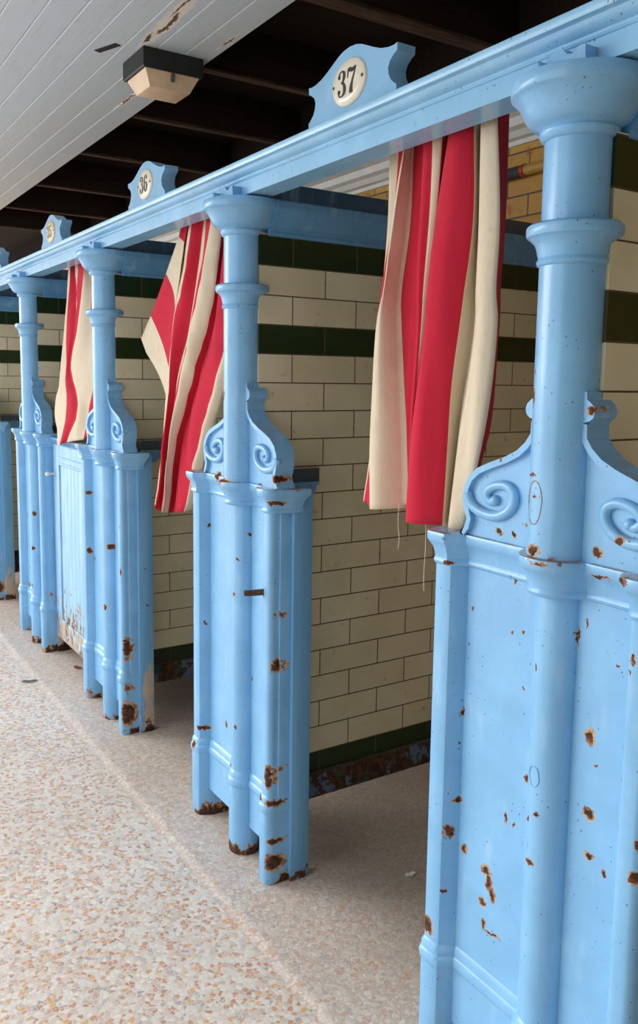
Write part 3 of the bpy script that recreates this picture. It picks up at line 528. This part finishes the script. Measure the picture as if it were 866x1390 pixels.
half = [(.155, 1.874), (.155, 1.893), (.147, 1.898), (.137, 1.906), (.130, 1.918), (.128, 1.930), (.133, 1.941), (.146, 1.950), (.155, 1.954), (.1555, 1.968), (.146, 1.966), (.128, 1.967), (.105, 1.972), (.084, 1.980), (.062, 1.990), (.042, 1.999), (.022, 2.005), (0, 2.007)]
outl = half + [(-x, z) for x, z in half[-2::-1]]
m = MB(); m.prism(outl, 'y', -.041, .002); ME_BOARD = m.mesh('board', 25)
m = MB()
n = 40; rings = [(1.0, -.041), (1.0, -.0425), (.93, -.0455), (.6, -.0475), (.0, -.0482)]
vs = []
for s_, y in rings[:-1]: vs += [(.060 * s_ * math.cos(2 * PI * i / n), y, 1.938 + .046 * s_ * math.sin(2 * PI * i / n)) for i in range(n)]
vs.append((0, rings[-1][1], 1.938)); fs = []
for k in range(len(rings) - 2):
    fs += [(k * n + i, k * n + (i + 1) % n, (k + 1) * n + (i + 1) % n, (k + 1) * n + i) for i in range(n)]
fs += [((len(rings) - 2) * n + i, (len(rings) - 2) * n + (i + 1) % n, len(vs) - 1) for i in range(n)]
m.add(vs, fs); ME_OVAL = m.mesh('enamel_plate', 60)
m = MB()
for sx in (-1, 1): pass
def screw_mesh(sx):
    m = MB(); m.ball((sx * .050, -.0462, 1.938), .0036, 10, sc=(1, .5, 1)); return m.mesh('screw', 60)
ME_SC = [screw_mesh(-1), screw_mesh(1)]
plq = [('37', 'blue scrolled plaque on the lintel with an oval plate reading 37', M['enamel'], M['ink']),
       ('36', 'blue scrolled plaque on the lintel with an oval plate reading 36', M['enamel'], M['ink']),
       ('35', 'blue scrolled plaque with a worn oval plate whose number has almost faded away', M['enamel_old'], M['faded']),
       ('', 'farthest blue scrolled plaque, cut off by the left edge of the photo', M['enamel_old'], M['faded'])]
for i, (txt, lab, em, ink) in enumerate(plq):
    t = thing('number_plaque', lab, 'number plaque', (-.562 - 1.1 * i - (.02 if i == 1 else 0), 0, 0), 'number plaques on the lintel')
    link('board', ME_BOARD, M['plaque'], t); pl = link('enamel_plate', ME_OVAL, em, t); pl['label'] = 'oval cream enamel plate'
    for sc in ME_SC: link('screw', sc, M['rustpin'], pl)
    for k, chh in enumerate(txt):
        g = MB(); st, dots = GL[chh]; S = .050
        ox = -.034 + k * .034
        for s_ in st: stroke(g, [(ox + a * S * 1.06, 1.938 - S / 2 + b * S, c * S) for a, b, c in s_], -.0486)
        for a, b, r in dots: dot(g, ox + a * S * 1.06, 1.938 - S / 2 + b * S, r * S, -.0487)
        build('numeral', g, ink, pl, 0)

# ---------------------------------------------------------------- tiled partitions
m = MB(); m.prism([(-.055, .056), (.055, .056), (.055, 1.25), (-.055, 1.25)], 'z', .2, 1.004); m.loft([(-.055, .018), (.055, .018), (.055, 1.25), (-.055, 1.25)], [(1.004, 0), (1.712, 0)]); ME_TW = m.mesh('tile_wall', 40)
cp = [(.055, 1.706), (.060, 1.708), (.0625, 1.714), (.0615, 1.720), (.064, 1.724), (.072, 1.728), (.079, 1.735), (.084, 1.744), (.089, 1.754), (.095, 1.763), (.0995, 1.768), (.1025, 1.7695), (.104, 1.772), (.104, 1.788), (.101, 1.791)]
m = MB(); m.prism(cp + [(-x, z) for x, z in reversed(cp)], 'y', .045, 1.25); ME_COR = m.mesh('cornice', 30)
m = MB(); m.box(-.050, .050, .034, 1.25, 1.79, 1.846, .003); ME_COP = m.mesh('coping_board', 30)
# rusty bearer under the wall, uneven surface
m = MB(); ny, nz = 90, 6
def bearer(side):
    vs = []; fs = []; prof = [(.050, .202), (.068, .200), (.073, .192), (.072, .165), (.073, .140), (.066, .127), (.046, .125)]
    for j in range(ny + 1):
        y = .06 + 1.19 * j / ny
        for k, (x, z) in enumerate(prof):
            w = mnoise.noise(Vector((y * 16, z * 30, side * 3))) * .004
            vs.append((side * (x + w), y, z + w * .6))
    K = len(prof)
    for j in range(ny):
        for k in range(K - 1):
            fs.append((j * K + k, j * K + k + 1, (j + 1) * K + k + 1, (j + 1) * K + k))
    return vs, fs
for sd in (1, -1): m.add(*bearer(sd))
m.box(-.050, .050, .06, 1.25, .127, .2)
for yy in (1.12,): m.box(-.03, .03, yy - .03, yy + .03, 0, .135, .004)
ME_BEA = m.mesh('iron_bearer', 45)
m = MB()
def stub(z0, z1, dx, ln):
    pts = [(.053, .06), (.053 + dx, .06), (.053 + dx, .06 + ln - dx * .7)] + arc(.053 + dx * .3, .06 + ln - dx * .7, dx * .7, 0, 90, 6)[1:] + [(.053, .06 + ln)]
    return [(a, b) for a, b in pts], z0, z1
m.prism([(.056, 1.008), (.135, 1.009), (.157, 1.014), (.173, 1.026), (.182, 1.042), (.184, 1.058), (.056, 1.058)], 'x', .052, .090); m.prism([(.056, 1.050), (.184, 1.050), (.188, 1.054), (.188, 1.060), (.056, 1.060)], 'x', .052, .094); ME_ST = m.mesh('rail_stub', 30)
m = MB(); pts, a, b = stub(1.058, 1.094, .030, .145); m.prism(pts, 'z', a, b); ME_ST2 = m.mesh('rail_block', 30)
part_labels = ['glazed brick partition behind the nearest post, seen at the right edge',
               'large glazed brick partition seen between the near curtain and the post on its left',
               'glazed brick partition seen left of the middle curtain',
               'glazed brick partition seen above the closed half door, beside the far curtain',
               'farthest glazed brick partition at the left edge of the photo']
for i in range(5):
    t = thing('tiled_partition', part_labels[i], 'partition wall', (-1.1 * i, 0, 0), 'glazed brick partitions between the cubicles')
    for nm, me_, mt in (('tile_wall', ME_TW, M['tile']), ('cornice', ME_COR, M['cornice']), ('coping_board', ME_COP, M['coping']), ('iron_bearer', ME_BEA, M['bearer'])):
        link(nm, me_, mt, t)
    st = link('rail_stub', ME_ST, M['rail'], t); link('rail_block', ME_ST2, M['rail_d'], st)

# ---------------------------------------------------------------- half door in the third cubicle
d = thing('half_door', 'closed pale blue half door with badly peeling paint at its foot', 'door', (-2.2, .034, .085))
dx0, dx1, dz0, dz1 = -.884, -.279, .0, .950
m = MB(); m.box(dx0, dx0 + .085, 0, .032, dz0, dz1, .002); build('stile', m, M['door'], d)
m = MB(); m.box(dx1 - .085, dx1, 0, .032, dz0, dz1, .002); build('stile', m, M['door'], d)
m = MB(); m.box(dx0 + .085, dx1 - .085, 0, .032, .845, dz1, .002); build('top_rail', m, M['door'], d)
m = MB(); m.box(dx0 + .085, dx1 - .085, 0, .032, dz0, .10, .002); build('bottom_rail', m, M['door'], d)
m = MB(); nb = 8; w = (dx1 - dx0 - .17) / nb
for k in range(nb):
    x = dx0 + .085 + k * w; m.box(x + .0008, x + w - .0008, .007, .022, .095, .85, .0025)
build('board_panel', m, M['door'], d)
m = MB(); m.prism([(.0, .838), (-.004, .842), (-.004, .850), (-.001, .852), (-.001, .868), (-.0045, .870), (-.0045, .876), (0, .88)], 'x', dx0 + .09, dx1 - .09); build('bead_moulding', m, M['door'], d, 30)
m = MB(); m.prism([(.0, .930), (-.006, .934), (-.012, .945), (-.018, .952), (-.020, .958), (-.020, .966), (.046, .968), (.046, .95), (.032, .93)], 'x', dx0 + .004, dx1 - .01)
build('capping_rail', m, M['cornice'], d, 30)
m = MB(); m.tube([(dx0 + .012, .004, .79), (dx0 + .012, -.026, .79)], .0055, 10, up=Vector((0, 0, 1))); m.ball((dx0 + .012, -.032, .79), .011, 12)
o = build('knob', m, M['white'], d, 50); o['label'] = 'small white knob'

# ---------------------------------------------------------------- striped curtains
def sheet(cols, per_u=7, per_v=6, seed=0):
    """cols: (colour to the right, bulge, points top to bottom); crisp stripes, rounded folds"""
    lines = [spline(c[2], per_v) for c in cols]; nv = len(lines[0]); vs = []; mi = []
    for k in range(len(cols) - 1):
        for q in range(per_u):
            t = q / per_u
            for j in range(nv):
                a = lines[k][j]; b = lines[k + 1][j]; p = a.lerp(b, t); v = j / (nv - 1)
                wd = (b - a).length
                bul = cols[k][1] * math.sin(PI * t) * min(1, .25 + v * 2.5) * min(1, wd / .03)
                p = p + Vector((0, -bul, 0)) + Vector((0, 1, .1)) * (mnoise.noise(Vector((p.x * 30 + seed, p.z * 3.2, seed))) * .009 * min(1, v * 4))
                vs.append(p[:])
    for j in range(nv): vs.append(lines[-1][j][:])
    ncol = (len(cols) - 1) * per_u + 1; fs = []
    for c in range(ncol - 1):
        for j in range(nv - 1):
            fs.append((c * nv + j, (c + 1) * nv + j, (c + 1) * nv + j + 1, c * nv + j + 1)); mi.append(0 if cols[c // per_u][0] == 'r' else 1)
    return vs, fs, mi
def make_curtain(name, parts, label, group, extra=()):
    me = bpy.data.meshes.new(name); V = []; F = []; MI = []
    for vs, fs, mi in parts:
        o = len(V); V += vs; F += [tuple(i + o for i in f) for f in fs]; MI += mi
    me.from_pydata(V, [], F); me.update()
    for p, k in zip(me.polygons, MI): p.material_index = k; p.use_smooth = True
    o = link(name, me, [M['red'], M['cream']]); tag(o, label, 'curtain', group)
    s = o.modifiers.new('cloth', 'SOLIDIFY'); s.thickness = .0016; s.offset = 0
    return o
grp = 'striped curtains hung across the cubicles'
near = make_curtain('striped_curtain', [sheet(CURTAIN_NEAR, seed=1)], 'large red and cream striped curtain hanging left of the nearest post', grp)
def flap_sheet(rows, nu=10):
    vs = []; fs = []; mi = []; per = 4
    for k in range(len(rows)):
        a, b = [Vector(p) for p in rows[k][1]]
        for q in range(per if k < len(rows) - 1 else 1):
            if k < len(rows) - 1:
                c, dd = [Vector(p) for p in rows[k + 1][1]]; t = q / per; l = a.lerp(c, t); r = b.lerp(dd, t)
            else: l, r = a, b
            for u in range(nu + 1):
                s_ = u / nu; p = l.lerp(r, s_); p.y += .010 * math.sin(PI * s_); vs.append(p[:])
    nr = (len(rows) - 1) * per + 1
    for rr in range(nr - 1):
        for u in range(nu):
            fs.append((rr * (nu + 1) + u, rr * (nu + 1) + u + 1, (rr + 1) * (nu + 1) + u + 1, (rr + 1) * (nu + 1) + u)); mi.append(0 if rows[rr // per][0] == 'r' else 1)
    return vs, fs, mi
mid = make_curtain('striped_curtain', [sheet(CURTAIN_MIDDLE, seed=5), flap_sheet(CURTAIN_FLAP)], 'red and cream striped curtain swept sideways, a pointed flap sticking out on its left', grp)
far = make_curtain('striped_curtain', [sheet(CURTAIN_FAR, seed=9)], 'narrow striped curtain hanging over the top of the closed half door', grp)
m = MB(); m.tube(spline([(-.462, .036, 1.08), (-.462, .034, 1.04), (-.459, .036, 1.01), (-.461, .035, .985)], 6), .0006, 5); o = build('loose_thread', m, M['thread'], near, 0); o['label'] = 'cream thread hanging from the hem'
m = MB(); m.tube(spline([(-.372, .034, 1.055), (-.371, .034, 1.0), (-.375, .035, .95), (-.372, .034, .915)], 6), .0006, 5); o = build('loose_thread', m, M['thread'], near, 0); o['label'] = 'cream thread hanging from the hem'

# ---------------------------------------------------------------- floor, back wall, roof, added light-blocking walls
m = MB(); m.box(-14, 6, -9, -.160, -.12, -.0080); structure(build('floor', m, M['terr'], None, 0))
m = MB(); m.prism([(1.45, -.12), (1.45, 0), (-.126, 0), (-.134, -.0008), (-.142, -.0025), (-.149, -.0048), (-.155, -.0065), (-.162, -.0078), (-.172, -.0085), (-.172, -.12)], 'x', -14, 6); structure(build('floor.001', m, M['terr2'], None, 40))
m = MB(); m.box(-14, 6, 1.25, 1.45, 0, 2.42); structure(build('wall_back', m, M['yellow'], None, 0))
m = MB(); m.box(1.75, 1.95, -2.8, 1.25, 0, 2.62); structure(build('light_blocker_right', m, M['blocker'], None, 0))  # added unseen wall, blocks light coming from the right
m = MB(); m.box(.55, 1.95, -3.0, -2.8, -.02, 2.62); structure(build('light_blocker_front', m, M['blocker'], None, 0))  # added behind the camera, keeps out light from the front right
m = MB(); m.prism([(1.25, 2.185), (1.238, 2.185), (1.234, 2.20), (1.215, 2.205), (1.205, 2.225), (1.185, 2.235), (1.18, 2.262), (1.155, 2.27), (1.15, 2.30), (1.12, 2.31), (1.12, 2.42), (1.25, 2.42)], 'x', -14, 6); structure(build('trim_1', m, M['white'], None, 30))
m = MB(); k = 0; y = .242; zc = 2.4
while y > -2.1:
    m.prism([(y, zc + .02), (y, zc + .003), (y - .003, zc), (y - .0925, zc), (y - .0955, zc + .003), (y - .0955, zc + .02)], 'x', -14, 6); y -= .0965
m.box(-14, 6, y + .0965, .24, zc + .012, zc + .05)
structure(build('ceiling', m, M['plank'], None, 0))
m = MB(); m.box(-14, 6, -2.15, 1.45, 2.60, 2.66); m.box(-14, 6, -2.15, -2.10, 2.38, 2.62); m.box(-14, 6, .205, .245, 2.425, 2.61); m.box(-14, 6, 1.10, 1.45, 2.42, 2.61); structure(build('ceiling.001', m, M['deck'], None, 0))
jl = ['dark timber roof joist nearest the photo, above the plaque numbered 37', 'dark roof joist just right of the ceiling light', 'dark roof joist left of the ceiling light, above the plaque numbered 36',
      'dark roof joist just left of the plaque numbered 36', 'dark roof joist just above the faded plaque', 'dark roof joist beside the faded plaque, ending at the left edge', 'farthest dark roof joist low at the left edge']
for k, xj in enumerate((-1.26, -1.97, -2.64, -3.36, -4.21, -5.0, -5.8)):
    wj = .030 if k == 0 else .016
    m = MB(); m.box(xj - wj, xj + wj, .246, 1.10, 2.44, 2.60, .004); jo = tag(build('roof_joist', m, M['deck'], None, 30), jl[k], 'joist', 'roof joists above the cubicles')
    m = MB(); m.box(xj - wj - .003, xj + wj + .003, .246, 1.10, 2.428, 2.44, .002); bt_ = build('lit_underside', m, M['joist'], jo, 30); bt_['label'] = 'strip along the underside in a paler, lit tone'  # paler colour stands in for light on the joist bottoms

# ---------------------------------------------------------------- ceiling light, tape, pipe, litter
t = thing('ceiling_light', 'square bulkhead light with black base and yellowed diffuser on the white ceiling', 'ceiling light', (-1.895, .108, 2.4))
m = MB(); m.loft([(-.092, -.103), (.092, -.103), (.092, .103), (-.092, .103)], [(-.062, .0), (-.058, .003), (-.004, .003), (.0005, .001)]); build('base', m, M['black'], t, 30)
m = MB(); m.loft([(-.082, -.093), (.082, -.093), (.082, .093), (-.082, .093)], [(-.112, -.026), (-.110, -.022), (-.066, .0), (-.060, .002)]); o = build('diffuser', m, M['lens'], t, 30)
m = MB(); m.box(.076, .0875, -.006, .006, -.09, -.055, .001); build('clip', m, M['steel'], t, 30)
m = MB(); m.box(-.052, .052, -.012, .012, -.0022, .0, .0005)
o = build('tape_strip', m, M['tape'], None, 0, (-1.89, -.086, 2.4)); o.rotation_euler = (0, 0, R(21)); tag(o, 'short black strip stuck on the white plank ceiling', 'tape')
t = thing('wall_pipe', 'pipe along the yellow back wall, dark lagging with a red band', 'pipe', (-1.3, 1.225, 2.085))
m = MB(); m.tube([(-.5, 0, 0), (0, 0, 0)], .021, 16, up=Vector((0, 0, 1))); build('lagging', m, M['pipe_d'], t, 50)
m = MB(); m.tube([(-.003, 0, 0), (.012, 0, 0)], .0222, 16, up=Vector((0, 0, 1))); build('red_band', m, M['pipe_r'], t, 50)
m = MB(); m.tube([(.012, 0, 0), (.9, 0, 0)], .019, 16, up=Vector((0, 0, 1))); build('bare_pipe', m, M['pipe_y'], t, 50)
def flake(name, x, y, z, sx, sy, rot, mat, label, cat):
    m = MB(); n = 12; vs = []
    for k in range(n):
        a = 2 * PI * k / n; r = 1 + .3 * mnoise.noise(Vector((x * 9, k * 1.7, 1)))
        vs.append((sx * r * math.cos(a), sy * r * math.sin(a), .0035 + .004 * math.sin(a * 2) ** 2))
    top = [(a, b, c + .0015) for a, b, c in vs]
    m.add(vs + top + [(0, 0, .0008), (0, 0, .0035)], [(i, (i + 1) % n, 2 * n) for i in range(n)] + [(n + i, n + (i + 1) % n, 2 * n + 1) for i in range(n)] + [(i, (i + 1) % n, n + (i + 1) % n, n + i) for i in range(n)])
    o = build(name, m, mat, None, 60, (x, y, z)); o.rotation_euler = (0, 0, rot); return tag(o, label, cat)
flake('dry_leaf', -2.765, -.180, -.0085, .034, .010, R(75), M['leaf'], 'small grey dry leaf lying on the terrazzo at the left', 'leaf')
flake('rust_flake', -2.81, .046, -.0005, .022, .012, R(30), M['chip'], 'brown flake of rust on the floor in front of the half door', 'flake')
flake('paint_flake', -.74, .33, -.0005, .016, .007, R(80), M['white'], 'pale flake of paint on the dark floor behind the latch-pin post', 'flake')

# ---------------------------------------------------------------- light
w = bpy.data.worlds.new('overcast'); scene.world = w; w.use_nodes = True
bg = w.node_tree.nodes['Background']; bg.inputs[0].default_value = (.93, .97, 1.0, 1); bg.inputs[1].default_value = 1.6
sl = bpy.data.lights.new('sun', 'SUN'); sl.energy = 2.4; sl.angle = R(44); sl.color = (1, .97, .92)
so = bpy.data.objects.new('sun', sl); COL.objects.link(so); so.rotation_euler = Vector((.78, .55, -.36)).to_track_quat('-Z', 'Y').to_euler()

# ---------------------------------------------------------------- camera
cd = bpy.data.cameras.new('camera'); cam = bpy.data.objects.new('camera', cd); COL.objects.link(cam); scene.camera = cam
cd.sensor_fit = 'VERTICAL'; cd.sensor_height = 36; cd.lens = 1135.17 / 1390 * 36; cd.shift_y = -45 / 1390; cd.clip_start = .02
yaw, pitch, roll = .995874, 1.450856, .014542
Rm = Matrix.Rotation(yaw, 4, 'Z') @ Matrix.Rotation(pitch, 4, 'X') @ Matrix.Rotation(roll, 4, 'Z')
cam.matrix_world = Matrix.Translation((.9052, -1.0516, 1.3416)) @ Rm

vs_ = scene.view_settings
scene.display_settings.display_device = 'sRGB'
vs_.view_transform = 'Standard'; vs_.look = 'None'; vs_.gamma = 1; vs_.use_curve_mapping = False; vs_.exposure = 0.32
